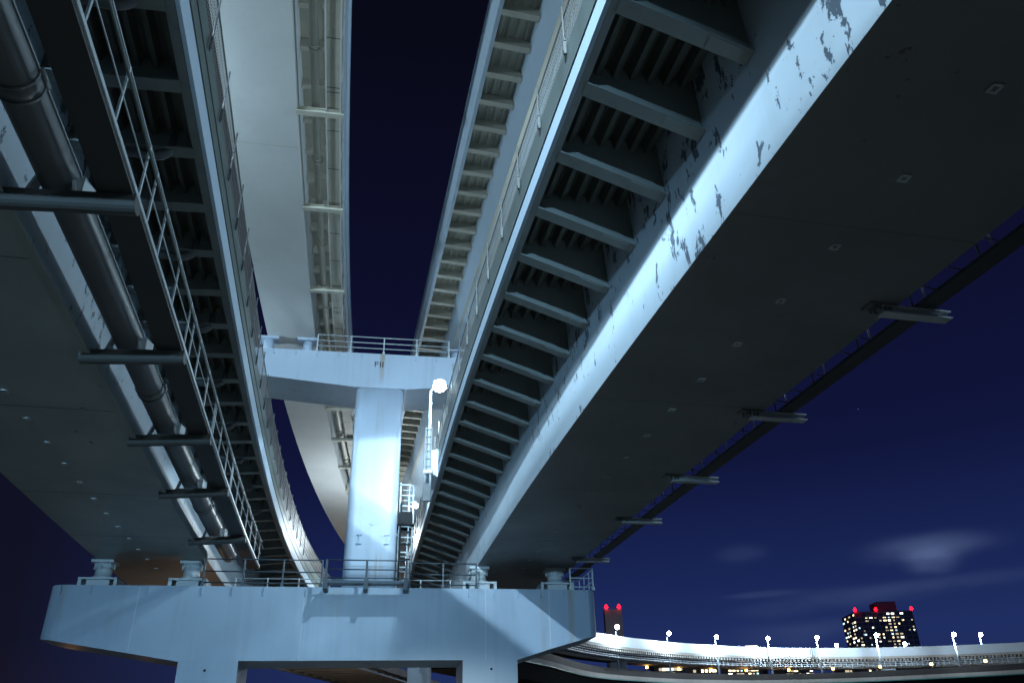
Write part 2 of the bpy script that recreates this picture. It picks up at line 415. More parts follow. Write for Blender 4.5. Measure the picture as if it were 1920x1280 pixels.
screen_posts(DL, rootL, 2.35, 3.55, 4.8, [-22.1 + 1.72 * i for i in range(-4, 22)], 'pipe_paint', 1)
crossbeams(DL, rootL, [-25.4 + 1.6 * i for i in range(-8, 32)], 2.12, .02, LS, 2.46, 2.3, 'soffit_paint', plate=False)
lifting_eyes(DL, rootL, -2.173, [-14.9 + 1.56 * i for i in range(-4, 12)], 'pale_blue_paint')
b = MB(); DL.sweep(b, [(-4.3, 2.95), (-4.3, 3.9), (-4.15, 3.9), (-4.15, 2.95)], T0, T1); b.build('outer_parapet', 'galvanised_panel', rootL)
for t in (-20.4, -14.1, -7.6, -2.7):
    b = MB(); b.rings([[DL.P(t + k, d, -.004) for k in (-.02, .02)] for d in (-4.05, -2.7, -1.4, -.1)], closed=False); b.build('plate_joint', 'joint_paint', rootL)
# drain pipe with collars and small conduit on it
b = MB(); DL.line(b, .66, .52, T0, 2, .275, 24, .8); pipe = b.build('drain_pipe', 'pipe_paint', rootL)
b = MB(); DL.line(b, .93, .64, T0, 2, .014, 5, .8); DL.line(b, .96, .59, T0, 2, .011, 5, .8); b.build('conduit', 'railing_paint', pipe)
for t in (-41.4, -32.8, -23.9, -14.4, -5.1):
    b = MB()
    for k, r in ((-.13, .3), (.13, .3), (0, .285)): DL.line(b, .66, .52, t + k - (.02 if k else .12), t + k + (.02 if k else .12), r, 24, .3)
    for k in (-1, 1): b.tube([DL.P(t - .17, .66 + .3 * k, .6), DL.P(t + .17, .66 + .3 * k, .6)], .05, 8)
    b.build('collar', 'pipe_paint', pipe)
# walkway
b = MB(); DL.sweep(b, rect(1.3, 1.8, .20, .25), T0, 3); DL.sweep(b, rect(1.3, 1.34, .25, .36), T0, 3); wk = b.build('walkway', 'walkway_paint', rootL)
b = MB(); DL.sweep(b, rect(1.79, 1.83, .26, .34), T0, 3)
DL.line(b, 1.8, .85, T0, 3, .012, 6); DL.line(b, 1.8, 1.36, T0, 3, .015, 6)
for i in range(0, 31):
    t = -44.6 + i * 1.62
    if t < 3: b.bar(DL.P(t, 1.8, .25), DL.P(t, 1.8, 1.37), .032, .032); b.box(DL.P(t + .05, 1.78, .33), (.02, .09, .07)); b.box(DL.P(t + .05, 1.78, 1.3), (.02, .06, .06))
for t in (-41, -36.4, -31.7, -26.7, -21.4, -16.6, -12.1, -7.7): b.bar(DL.P(t + .14, 1.8, .25), DL.P(t + .14, 1.8, 1.37), .032, .032)
b.build('handrail', 'railing_paint', wk)
b = MB(); DL.line(b, 1.86, 1.1, T0, 3, .022, 8); b.build('cable_conduit', 'galvanised_panel', wk)
for t in (-41, -36.4, -31.7, -26.9, -22.0, -16.95, -12.3, -7.9, -2.3):
    r, f, u = DL.axes(t); b = MB(); p, q = DL.P(t, -.12, -.05), DL.P(t, 1.85, .1)
    ww = .17
    b.rings([[c + f * ww * math.cos(a) + u * .12 * math.sin(a) for a in [math.radians(x) for x in range(180, 361, 20)]] + [c + f * ww + u * .1, c - f * ww + u * .1] for c in (p, p.lerp(q, .45), q)], smooth=False)
    br = b.build('bracket', 'bracket_paint', rootL)
    b = MB(); 
    b.bar(DL.P(t, .3, .12), DL.P(t, 1.02, .14), .2, .04)
    for k in (-1, 1): b.bar(DL.P(t, .66 + .33 * k, .12), DL.P(t, .66 + .22 * k, .52), .2, .04)
    b.box(DL.P(t + .1, 1.0, .3), (.2, .3, .34)); b.build('pipe_saddle', 'pale_blue_paint', br)
# drain elbows hanging under the overhang
for i in range(-3, 8):
    t = -20.6 + i * 3.2; b = MB()
    pts = [DL.P(t, 1.0, 2.3), DL.P(t, 1.45, 2.27)] + [DL.P(t, 1.45 + .28 * math.sin(a), 2.55 - .28 * math.cos(a)) for a in (.5, .9, 1.3, 1.57)] + [DL.P(t, 1.73, 2.9)]
    b.tube(pts, .085, 10); b.build('drain_elbow', 'pipe_paint', rootL)

# ---- upper left
UT0, UT1 = -44, 55
rootUL = thing('ramp_viaduct', UL.P(0), 'upper left viaduct with smooth pale underside, curving behind the T-shaped pier', 'viaduct', 'steel ramp viaducts overhead')
b = MB(); UL.sweep(b, [(-2.07, 0), (0, 0), (.0, 1.55), (-2.07, 1.55)], UT0, UT1); b.build('box_girder', 'upper_bottom_paint', rootUL)
b = MB(); UL.sweep(b, rect(-2.2, 1.34, 1.55, 1.75), UT0, UT1); b.build('deck_slab', 'beige_paint', rootUL)
b = MB(); UL.sweep(b, [(1.34, 1.5), (1.41, 1.8), (1.41, 2.2), (1.34, 2.2)], UT0, UT1); UL.sweep(b, rect(1.25, 1.33, 1.3, 1.55), UT0, UT1); b.build('fascia', 'fascia_paint', rootUL)
b = MB(); UL.sweep(b, [(-2.3, 1.5), (-2.2, 1.5), (-2.2, 2.5), (-2.3, 2.5)], UT0, UT1); b.build('outer_parapet', 'galvanised_panel', rootUL)
crossbeams(UL, rootUL, [-40 + 1.45 * i for i in range(0, 48)], .02, 1.24, 1.55, 1.2, 1.36, 'beige_paint', th=.06, fl=.16, plate=False)
b = MB(); UL.line(b, .515, .32, UT0, UT1, .12, 16); pipe = b.build('drain_pipe', 'beige_paint', rootUL)
for i in range(20):
    t = -39 + i * 4.55; b = MB()
    for k in (-.07, .07): UL.line(b, .515, .32, t + k - .02, t + k + .02, .15, 16)
    for k in (-1, 1): b.box(UL.P(t, .515 + k * .15, .36), (.05, .16, .08))
    b.build('collar', 'beige_paint', pipe)
b = MB(); UL.sweep(b, rect(.86, 1.23, .16, .2), UT0, UT1); wk = b.build('walkway', 'beige_paint', rootUL)
b = MB(); UL.sweep(b, rect(.815, .855, .08, .22), UT0, UT1); UL.sweep(b, rect(1.235, 1.275, .08, .22), UT0, UT1); b.build('edge_channel', 'upper_bottom_paint', wk)
b = MB()
for z in (.6, 1.0): UL.line(b, 1.27, z, UT0, UT1, .016, 6)
for i in range(60): t = UT0 + 1.6 * i; b.tube([UL.P(t, 1.27, .2), UL.P(t, 1.27, 1.0)], .016, 6)
b.build('handrail', 'upper_bottom_paint', wk)
b = MB()
for i in range(55):
    t = -43 + 1.75 * i; b.box(UL.P(t, 1.045, .157), (.37, .025, .006), UL.axes(t))
    if i % 3 == 1: b.box(UL.P(t + .18, 1.045, .157), (.37, .025, .006), UL.axes(t))
b.build('plate_joint', 'walkway_paint', wk)
for t in [-37, -32.4, -27.8, -23.2, -18.6, -14.09, -9.57, -4.3, 3.2, 7.4, 11.8, 16.4, 21, 25.6]:
    r, f, u = UL.axes(t); b = MB(); p, q = UL.P(t, -.02, 0), UL.P(t, 1.36, 0.02)
    b.bar(p + u * .1, q + u * .1, .2, .02); b.bar(p - u * .06, q - u * .06, .2, .02); b.bar(p + u * .02, q + u * .02, .02, .14); b.build('bracket', 'beige_paint', rootUL)

for t in (-25, -12.5, 4.6, 11.5, 19):
    b = MB(); b.rings([[UL.P(t + k, d, -.004) for k in (-.015, .015)] for d in (-2.05, -1.0, -.02)], closed=False); b.build('plate_joint', 'beige_paint', rootUL)

# ---- upper right
rootUR = thing('ramp_viaduct', UR.P(0), 'upper right viaduct with a ladder-like row of small beige ribs', 'viaduct', 'steel ramp viaducts overhead')
US = 1.72
b = MB(); UR.sweep(b, [(0, 0), (2.7, 0), (2.7, US), (-.2, US)], UT0, UT1); b.build('box_girder', 'fascia_paint', rootUR)
b = MB(); UR.sweep(b, rect(-.05, .06, -.03, -.001), UT0, UT1); b.build('bottom_flange', 'beige_paint', rootUR)
b = MB(); UR.sweep(b, rect(-1.42, 2.9, US, US + .2), UT0, UT1)
for i in range(4):
    d = -1.2 + i * .26; UR.sweep(b, [(d, US - .002), (d + .05, US - .05), (d + .11, US - .05), (d + .16, US - .002)], UT0, UT1, 3)
b.build('deck_slab', 'beige_paint', rootUR)
b = MB(); UR.sweep(b, [(-1.5, 1.6), (-1.36, 1.35), (-1.24, 1.35), (-1.24, 1.38), (-1.35, 1.38), (-1.42, 1.7), (-1.42, 2.3), (-1.5, 2.3)], UT0, UT1); b.build('fascia', 'fascia_paint', rootUR)
crossbeams(UR, rootUR, [-16.47 + 1.11 * i for i in range(-20, 45)], -1.3, -.17, US, 1.38, 1.32, 'beige_paint', th=.06, fl=.2, plate=False)
b = MB(); UR.sweep(b, [(2.75, US), (2.9, US), (2.9, 2.6), (2.75, 2.6)], UT0, UT1); b.build('outer_parapet', 'galvanised_panel', rootUR)

# ================================================================== PIERS
SL = .173; _n = math.sqrt(1 + SL * SL); E1 = Vector((1 / _n, SL / _n, 0)); E2 = Vector((-SL / _n, 1 / _n, 0))
def pp(x, depth, z, y0=31.744):
    """point on the pier face plane at world x, pushed back by depth"""
    return Vector((x, y0 + SL * x, z + EYE)) + E2 * depth
def on_cap(dk, d, depth, y0):
    t = 0.0
    for _ in range(20):
        p = dk.P(t, d); q = pp(p.x, depth, 0, y0); t += (y0 + depth * _n + SL * p.x - p.y) * .8
    p = dk.P(t, d); return p, p.z
def slices(mb, xs, zb, zt, dep, y0, rad, ends=(True, True)):
    rings = []
    x0, x1 = xs[0], xs[-1]
    for x in xs:
        ins = 0
        for e, q in ((x - x0, ends[0]), (x1 - x, ends[1])):
            if q and e < rad: ins = max(ins, rad - math.sqrt(max(0, rad * rad - (rad - e) ** 2)))
        rings.append([pp(x, ins, zb(x), y0), pp(x, dep - ins, zb(x), y0), pp(x, dep - ins, zt(x), y0), pp(x, ins, zt(x), y0)])
    mb.rings(rings); return mb
rootP = thing('portal_pier', pp(-6.9, 1.25, -EYE), 'wide pale blue portal pier carrying both lower ramps across the bottom', 'pier')
def zb_low(x):
    if x < -11.9: return 4.2 + (x + 16.75) / 4.85 * -.80
    if x > -.1: return 3.47 + (x + .1) / 3.2 * .86
    return 3.43
def endx(a, b, r, k=9): return [a + r * (1 - math.cos(i / k * math.pi / 2)) for i in range(k + 1)]
xs = endx(-16.78, 0, .62) + [-14, -12, -11.9, -11.89, -10, -7, -4, -2, -.11, -.1, 1.4] + [3.12 - v for v in reversed([.35 * (1 - math.cos(i / 9 * math.pi / 2)) for i in range(10)])]
b = MB(); slices(b, xs, zb_low, lambda x: 6.0, 2.5, 31.744, .62)
for f in range(len(b.sm)): b.sm[f] = False
capb = b.build('cap_beam', 'pier_paint', rootP)
for a, c in ((-11.98, -9.98), (-2.1, -.08)):
    b = MB(); vs = []
    ring = [(a, .002), (c, .002), (c, 2.498), (a, 2.498)]
    zt = [min(zb_low(x), 3.43) - .0 for x, d in ring]
    b.rings([[pp(x, d, -EYE) for x, d in ring], [pp(x, d, zb_low(x) + .01) for x, d in ring]]); lg = b.build('leg', 'pier_paint', rootP)
    b = MB(); xx = a + (c - a) * (.46 if a < -5 else .52); b.tube([pp(xx, .02, 3.12), pp(xx, -.015, 3.12)], .045, 10); b.build('drain_hole', 'black_paint', lg)
for x in (-16.3, -15.3, -13.4, -11.55, -10.5, -9.4, -7.9, -3.0, -1.9, -.95, 0, .9, 1.8, 2.65):
    b = MB(); b.box(pp(x, -.03, 5.83), (.03, .07, .3), (E1, E2, Vector((0, 0, 1)))); b.build('lifting_tab', 'pier_paint', rootP)
for x, z0 in ((-13.7, 3.74), (-7.95, 3.46), (-1.25, 3.46), (1.2, 3.9)):
    b = MB(); b.box(pp(x, -.002, (z0 + 6) / 2), (.028, .008, 5.98 - z0), (E1, E2, Vector((0, 0, 1)))); b.build('weld_seam', 'pale_blue_paint', rootP)
# bearings
for dk, ds in ((DL, (-3.6, -.3)), (DR, (.3, 3.45))):
    for d in ds:
        c, top = on_cap(dk, d, 1.2, 31.744); c = pp(c.x, 1.2, 6.0); Zv = Vector((0, 0, 1))
        b = MB(); b.box(c + Zv * .03, (1.5, 1.2, .06), (E1, E2, Zv)); b.box(c + Zv * .37, (1.35, 1.1, .07), (E1, E2, Zv))
        for k in (-1, 1): b.box(c + E1 * .62 * k + Zv * .2, (.12, 1.0, .28), (E1, E2, Zv))
        b.box(c + Zv * .2, (.8, .9, .26), (E1, E2, Zv)); br = b.build('bearing', 'pale_blue_paint', rootP)
        h = top - c.z
        b = MB(); b.tube([c + Zv * .4, c + Zv * .5, c + Zv * .51, c + Zv * (h - .3), c + Zv * (h - .29), c + Zv * (h - .12)], [.38, .38, .32, .29, .34, .34], 20)
        b.box(c + Zv * (h - .07), (.8, .8, .1), (E1, E2, Zv))
        for k in range(8): a = k * math.pi / 4; b.tube([c + Zv * (h - .32) + (E1 * math.cos(a) + E2 * math.sin(a)) * .36, c + Zv * (h - .1) + (E1 * math.cos(a) + E2 * math.sin(a)) * .36], .03, 6)
        b.build('bearing_pot', 'pale_blue_paint', br)
def railing(name, root, x0, x1, z0, z1, dep, n, mat, y0=31.744, r=.025, rails=(1, .55, .14), post=.06):
    b = MB()
    for k in rails: b.tube([pp(x0, dep, z0 + (z1 - z0) * k, y0), pp(x1, dep, z0 + (z1 - z0) * k, y0)], r, 6)
    for i in range(n + 1):
        x = x0 + (x1 - x0) * i / n; b.bar(pp(x, dep, z0, y0), pp(x, dep, z1 + .01, y0), post, post, E2)
        b.box(pp(x, dep, z0 + .06, y0), (post * 2, .1, .12), (E1, E2, Vector((0, 0, 1))))
    return b.build(name, mat, root)
railing('railing', rootP, -11.6, -7.4, 6.0, 7.0, .06, 3, 'dark_railing_paint')
railing('railing', rootP, -4.15, -1.6, 6.0, 6.95, .06, 2, 'dark_railing_paint')
railing('railing', rootP, 2.1, 3.0, 6.0, 6.85, .1, 1, 'railing_paint')
b = MB()
for z in (6.28, 6.75): b.tube([pp(-11, 2.3, z), pp(-1, 2.3, z)], .02, 6)
for i in range(9): b.bar(pp(-10.8 + 1.2 * i, 2.3, 6.0), pp(-10.8 + 1.2 * i, 2.3, 6.78), .04, .04, E2)
b.build('rear_railing', 'railing_paint', rootP)
b = MB()
for z in (.35, .8): b.tube([pp(3.0, .1, 6 + z), pp(3.0, 2.3, 6 + z), pp(2.1, 2.3, 6 + z)], .02, 6)
for i in range(3): b.bar(pp(3.0, .7 + .8 * i, 6.0), pp(3.0, .7 + .8 * i, 6.82), .04, .04, E2)
b.build('end_railing', 'railing_paint', rootP)
b = MB(); b.box(pp(-5.75, -.55, 6.05), (3.1, .5, .1), (E1, E2, Vector((0, 0, 1)))); plat = b.build('platform', 'dark_railing_paint', rootP)
for x in (-7.2, -5.75, -4.3):
    b = MB(); b.box(pp(x, -.4, 5.9), (.16, .78, .2), (E1, E2, Vector((0, 0, 1)))); b.build('platform_bracket', 'dark_railing_paint', plat)
railing('platform_railing', plat, -7.2, -4.3, 6.1, 6.86, -.7, 2, 'dark_railing_paint', post=.08)

# upper T-shaped pier standing on the portal's cap
YT = 32.144
rootT = thing('tee_pier', pp(-5.75, 1.2, 6.0, YT), 'white T-shaped pier marked P11, standing on the portal pier', 'pier')
xa, xb, rad = -6.74, -4.76, .34
ring = []
for cx, cy, a0 in ((xb - rad, 2.2 - rad, 0), (xa + rad, 2.2 - rad, 90), (xa + rad, rad + .003, 180), (xb - rad, rad + .003, 270)):
    for k in range(9):
        a = math.radians(a0 + k * 90 / 8); ring.append((cx + rad * math.cos(a), cy + rad * math.sin(a)))
b = MB(); zs = [6.002, 7.1, 9.2, 10.6, 12.5, 14.46]
b.rings([[pp(x, d, z, YT) for x, d in ring] for z in zs], smooth=True); shaft = b.build('shaft', 'upper_pier_paint', rootT)
b = MB()
for z in (7.12, 10.62): b.rings([[pp(-5.75 + (x + 5.75) * 1.003, 1.1 + (d - 1.1) * 1.003, z + k, YT) for x, d in ring] for k in (-.012, .012)], caps=False)
b.build('weld_ring', 'upper_pier_paint', shaft)
def zb_t(x): return 14.47 + max(0, abs(x + 5.75) - 1.1) * .09
xs = endx(-11.6, 0, .3, 6) + [-9, -6.86, -6.85, -4.65, -4.64, -2.5] + [.1 - v for v in reversed([.3 * (1 - math.cos(i / 6 * math.pi / 2)) for i in range(7)])]
b = MB(); slices(b, xs, zb_t, lambda x: 16.12, 2.4, YT, .3); tcap = b.build('cap_beam', 'upper_pier_paint', rootT)
# P11 pier number, painted strokes
b = MB(); Zv = Vector((0, 0, 1)); ax = (E1, E2, Zv)
def stroke(x, z, w, h): b.box(pp(x, -.002, z, YT), (w, .006, h), ax)
stroke(-6.03, 15.6, .035, .26); stroke(-5.965, 15.715, .1, .03); stroke(-5.965, 15.60, .1, .03); stroke(-5.915, 15.657, .03, .1)
for x in (-5.81, -5.7): stroke(x, 15.6, .04, .26)
b.build('pier_number', 'black_paint', tcap)
railing('railing', rootT, -8.55, -2.85, 16.12, 16.95, .06, 4, 'railing_paint', YT, .022, (1, .66, .34), .05)
for x in (-10.3, -9.4, -8.5, -7.6, -6.6, -5.64, -4.3, -3.4): 
    b = MB(); b.box(pp(x, -.03, 15.98, YT), (.03, .07, .22), ax); b.build('lifting_tab', 'upper_pier_paint', rootT)
for dk, ds in ((UL, (-1.85, -.15)), (UR, (.4, 2.3))):
    for d in ds:
        c0, _z = on_cap(dk, d, 1.0, YT); c = pp(c0.x, 1.0, 16.12, YT); h = _z - c.z
        b = MB(); b.box(c + Zv * .08, (.8, .8, .16), ax); b.tube([c + Zv * .16, c + Zv * (h - .1)], [.26, .22], 16); b.box(c + Zv * (h - .05), (.9, .7, .1), ax); b.build('bearing', 'upper_pier_paint', rootT)
# cleats, small steps on the shaft
for x in (-6.2, -5.15):
    b = MB()
    for z in (7.75, 8.1): b.box(pp(x, -.04, z, YT), (.2, .06, .03), ax)
    b.bar(pp(x, -.05, 7.75, YT), pp(x, -.05, 8.1, YT), .03, .03, E2); b.build('cleat', 'upper_pier_paint', shaft)
b = MB(); b.tube([pp(-5.72, .02, 8.6, YT), pp(-5.72, -.03, 8.6, YT)], .13, 16); b.bar(pp(-5.78, -.06, 8.52, YT), pp(-5.66, -.06, 8.7, YT), .03, .03, E2); b.build('hatch', 'upper_pier_paint', shaft)
# caged ladder on the right side of the shaft
b = MB(); lx0, lx1, ld = -4.62, -4.1, (.75, 1.4)
for d in ld: b.bar(pp(-4.66, d, 6.3, YT), pp(-4.66, d, 10.5, YT), .06, .06)
lad = None
for i in range(15): b.tube([pp(-4.66, ld[0], 6.5 + i * .28, YT), pp(-4.66, ld[1], 6.5 + i * .28, YT)], .018, 6)
lad = b.build('ladder', 'railing_paint', rootT)
b = MB()
def hoop(z, r=.03): b.tube([pp(-4.7, .7, z, YT), pp(-4.3, .7, z, YT), pp(-4.14, .8, z, YT), pp(-4.1, 1.1, z, YT), pp(-4.14, 1.35, z, YT), pp(-4.3, 1.45, z, YT), pp(-4.7, 1.45, z, YT)], r, 6)
for z in (7.0, 7.6, 8.2, 8.65, 9.5, 9.95, 10.4): hoop(z, .035)
for x, d in ((-4.3, .7), (-4.14, .8), (-4.1, 1.1), (-4.14, 1.35), (-4.3, 1.45)): b.tube([pp(x, d, 6.9, YT), pp(x, d, 10.42, YT)], .028, 6)
b.build('ladder_cage', 'railing_paint', lad)
b = MB(); b.box(pp(-4.42, .95, 8.98, YT), (.56, .8, .5), ax); b.box(pp(-4.4, .95, 8.7, YT), (.7, .95, .06), ax); b.build('control_box', 'black_paint', rootT, bevel=.02)
b = MB(); b.bar(pp(-4.62, .6, 6.2, YT), pp(-4.62, .6, 9.6, YT), .07, .07)
for z in (7.3, 7.9, 8.4): b.box(pp(-4.4, .6, z, YT), (.45, .05, .05), ax)
b.build('cable_riser', 'black_paint', rootT)

b = MB(); c = pp(-4.02, .62, 9.5, YT); b.tube([c + Zv * (.1 * math.cos(math.pi * i / 6)) for i in range(7)], [max(.01, .1 * math.sin(math.pi * i / 6)) for i in range(7)], 10, caps=False); b.build('cage_lamp', 'lamp_glass', rootT)
b = MB(); b.bar(pp(-4.25, .7, 9.66, YT), pp(-4.0, .62, 9.66, YT), .04, .04); b.build('lamp_bracket', 'railing_paint', rootT)

# ================================================================== LAMPS
LIGHTS = []
def point(loc, col, watts, rad=.2, parent=None):
    l = bpy.data.lights.new('lamp_light', 'POINT'); l.color = col; l.energy = watts; l.shadow_soft_size = rad
    o = bpy.data.objects.new('lamp_light', l); C.objects.link(o)
    if parent is not None: o.parent = parent; o.location = Vector(loc) - WORLD[parent]
    else: o.location = loc
    return o
COOL = (.58, .82, 1.0); BLUE = (.38, .70, 1.0); WHITE = (.62, .85, 1.0)
def deck_lamp(base, head, label, watts, col, arm=None, group='street lamps on the lower ramps', size=.2, cut=None):
    """post, bent arm, lantern with a glowing bowl and the light it gives"""
    base, head = Vector(base), Vector(head)
    r = thing('street_lamp', base, label, 'street lamp', group)
    b = MB(); top = Vector((base.x, base.y, head.z - .15)); b.tube([base, top], [.06, .04], 10); b.box(base + Vector((0, 0, .06)), (.3, .3, .12)); b.build('pole', 'railing_paint', r)
    b = MB(); mid = top.lerp(head, .5) + Vector((0, 0, .16)); b.tube([top, mid, head + Vector((0, 0, size + .07))], .035, 8); b.build('arm', 'railing_paint', r)
    b = MB(); b.tube([head + Vector((0, 0, size * .75)), head + Vector((0, 0, size * 1.15))], [size * .9, size * .5], 14); b.build('lantern_cap', 'railing_paint', r)
    b = MB(); k = 8; b.tube([head + Vector((0, 0, size * .8 * math.cos(math.pi * i / k))) for i in range(k + 1)], [max(.01, size * math.sin(math.pi * i / k)) for i in range(k + 1)], 14, caps=False); b.build('lamp_bowl', 'lamp_glass' if cut is None else 'bright_lamp_glass', r)
    if cut is None: point(head - Vector((0, 0, size + .12)), col, watts, .12, r)
    else:   # full cut-off lantern: throws its light down and forward only
        l = bpy.data.lights.new('lamp_light', 'SPOT'); l.energy = watts; l.color = col; l.spot_size = math.radians(150); l.spot_blend = .1; l.shadow_soft_size = .08
        o = bpy.data.objects.new('lamp_light', l); C.objects.link(o); o.parent = r; o.location = head - Vector((0, 0, size + .1)) - WORLD[r]
        o.rotation_euler = Vector(cut).to_track_quat('-Z', 'Y').to_euler()
    return r
# the visible one beside the pier
p11 = deck_lamp(DR.P(-6.5, -2.46, 1.9), (-2.66, 26.05, 12.1 + EYE), 'blazing street lamp beside the T-shaped pier on a ribbed bracket post', 1900, WHITE, size=.24, cut=(-.08, .4, -1))
b = MB(); q = DR.P(-6.5, -2.48, 1.6)
for k in (-1, 1): b.bar(q + Vector((.1 * k, -.05, -.4)), q + Vector((.085 * k, -.05, 2.0)), .03, .07)
for i in range(7): b.box(q + Vector((0, -.06, .3 + .27 * i)), (.22, .08, .035))
b.box(q + Vector((0, -.02, -.35)), (.26, .14, .6)); b.build('bracket_post', 'dark_post_paint', p11)
# the lamps along the outer parapets of the two ramps
for dk, d, dh, z, lab, w in ((DL, -4.22, -3.9, 3.9, 'left lower ramp', 1500), (DR, 4.22, 3.9, 3.6, 'right lower ramp', 1500)):
    for t, wh, k in ((-29, 'nearest the camera', 1), (-15, 'midway to the pier', 1), (1, 'beside the pier', .8)):
        deck_lamp(dk.P(t, d, z - .2), dk.P(t, dh, z + 4.6), 'street lamp on the outer parapet of the ' + lab + ', ' + wh, w * k, COOL)
deck_lamp(DR.P(19, -2.0, 3.1), (-8.6, 50, 13.2 + EYE), 'street lamp behind the T-shaped pier', 2600, (.75, .9, 1.0))
# added mast of floodlights, unseen behind the camera, brightening ramps and piers
mast = thing('added_light_mast', (-3, -24, 0), 'added mast of floodlights, unseen behind the camera', 'added light mast')
b = MB(); b.tube([(-3, -24, 0), (-3, -24, 18)], [.2, .1], 12); b.box((-3, -24, .1), (.6, .6, .2)); b.build('pole', 'railing_paint', mast)  # pole of the added mast
for z, w in ((18.0, 6.4), (7.8, 6.4)):
    b = MB(); b.box((-3, -24, z), (w, .12, .12)); b.build('added_crossarm', 'railing_paint', mast)
def flood(x, aim, watts, cone, blend, col, z):
    h = Vector((x, -23.8, z)); d = (Vector(aim) - h).normalized(); r = d.cross(Vector((0, 0, 1))).normalized(); u = r.cross(d)
    b = MB(); b.box(h, (.5, .22, .36), (r, d, u)); o = b.build('added_floodlight', 'railing_paint', mast)
    b = MB(); b.box(h + d * .115, (.44, .01, .3), (r, d, u)); b.build('added_flood_glass', 'lamp_glass', o)
    l = bpy.data.lights.new('added_flood_beam', 'SPOT'); l.energy = watts; l.color = col; l.spot_size = math.radians(cone); l.spot_blend = blend; l.shadow_soft_size = .2
    ob = bpy.data.objects.new('added_flood_beam', l); C.objects.link(ob); ob.parent = mast; ob.location = h + d * .25 - WORLD[mast]; ob.rotation_euler = d.to_track_quat('-Z', 'Y').to_euler()
flood(0, (-6.6, 30.8, 3.8), 42000, 31, .6, BLUE, 8.0)
flood(-6, (-.5, 20, 8.6), 225000, 22, .85, (.58, .82, 1.0), 18.2)
flood(-5.4, (2.6, 7.5, 8.4), 108000, 17, .9, (.58, .82, 1.0), 18.2)

flood(-4.6, (-6.6, 31, 16.6), 52000, 15, .5, (.50, .77, 1.0), 18.2)      # up onto the T-shaped pier
flood(2.2, (-1, 13, 0), 130000, 20, .7, (.80, .95, .95), 8.0)      # added fill, bounced off the ground onto the girder undersides

# sodium lamps on the road beyond the portal, below its cap
for x, y, lab in ((-14.5, 37, 'orange sodium lamp just behind the left end of the portal pier'), (-34, 62, 'orange sodium lamp on the road behind the portal, middle one'), (-40, 88, 'orange sodium lamp on the road behind the portal, farthest')):
    r = thing('street_lamp', (x, y, 0), lab, 'street lamp', 'orange lamps behind the portal')
    h = 4.6
    b = MB(); b.tube([(x, y, 0), (x, y, h)], [.08, .05], 8); b.build('pole', 'pipe_paint', r)
    b = MB(); b.tube([(x, y, h), (x, y, h + .1), (x, y, h + .3)], [.06, .16, .1], 10); b.build('lamp_bowl', 'sodium_glass', r)
    point((x, y, h + .5), (1, .48, .14), 50, .15, r)

# ================================================================== FAR LOOP RAMPS
def smooth_path(pts, n=8):
    out = []; P = [2 * Vector(pts[0]) - Vector(pts[1])] + [Vector(p) for p in pts] + [2 * Vector(pts[-1]) - Vector(pts[-2])]
    for i in range(1, len(P) - 2):
        for k in range(n):
            t = k / n; a, b_, c, d = P[i - 1:i + 3]
            out.append(.5 * ((2 * b_) + (c - a) * t + (2 * a - 5 * b_ + 4 * c - d) * t * t + (3 * b_ - a - 3 * c + d) * t ** 3))
    out.append(P[-2]); return out
def path_sweep(mb, path, prof):
    rings = []
    for i, p in enumerate(path):
        d = (path[min(i + 1, len(path) - 1)] - path[max(i - 1, 0)]).normalized(); nrm = Vector((-d.y, d.x, 0))
        rings.append([p + nrm * a + Vector((0, 0, z)) for a, z in prof])
    mb.rings(rings); return mb
def path_at(path, x):
    for a, c in zip(path, path[1:]):
        if (a.x - x) * (c.x - x) <= 0: return a.lerp(c, (x - a.x) / (c.x - a.x + 1e-9))
    return path[-1]
up = smooth_path([(0, 92, 0), (5.2, 105, 0), (11.05, 114.8, 0), (18.4, 122.5, 0), (27.5, 129.3, 0), (39.9, 135.3, 0), (55, 138.6, 0), (69, 138.6, 0), (81.8, 136.2, 0), (96, 130, 0), (112, 118, 0)])
lo = smooth_path([(-3.5, 84, 0), (0, 93, 0), (3.55, 100.5, 0), (9.77, 114.7, 0), (18.2, 123.8, 0), (27.1, 129.8, 0), (38.6, 133.4, 0), (51.8, 133.3, 0), (63.4, 130, 0), (74, 125.5, 0), (88, 116, 0), (104, 102, 0)])
UZ, LZ = 15.6 + EYE, 11.5 + EYE
rU = thing('loop_viaduct', (40, 136, 0), 'far upper loop ramp with a bright white lamp-lit parapet', 'viaduct', 'far loop ramps at the right')
b = MB(); path_sweep(b, up, [(0, UZ - 1.35), (.25, UZ - 1.35), (.25, UZ), (0, UZ)]); b.build('parapet', 'fascia_paint', rU)
b = MB(); path_sweep(b, up, [(.02, UZ - 1.36), (.02, UZ - 1.7), (2.7, UZ - 1.85), (2.7, UZ - 2.95), (4.6, UZ - 2.95), (7, UZ - 1.6), (7, UZ - 1.36)]); b.build('box_girder', 'concrete', rU)
b = MB()
for i, p in enumerate(up[:-1]):
    for k in range(3):
        q = p.lerp(up[i + 1], k / 3); d = (up[i + 1] - p).normalized(); nr = Vector((-d.y, d.x, 0)); b.box(q + nr * 1.35 + Vector((0, 0, UZ - 1.9)), (2.6, .25, .3), (nr, d, Vector((0, 0, 1))))
b.build('rib_row', 'concrete', rU)
b = MB()
for z in (UZ - 2.2, UZ - 2.5, UZ - 2.75): path_sweep(b, up, [(.35, z), (.45, z), (.45, z + .07), (.35, z + .07)])
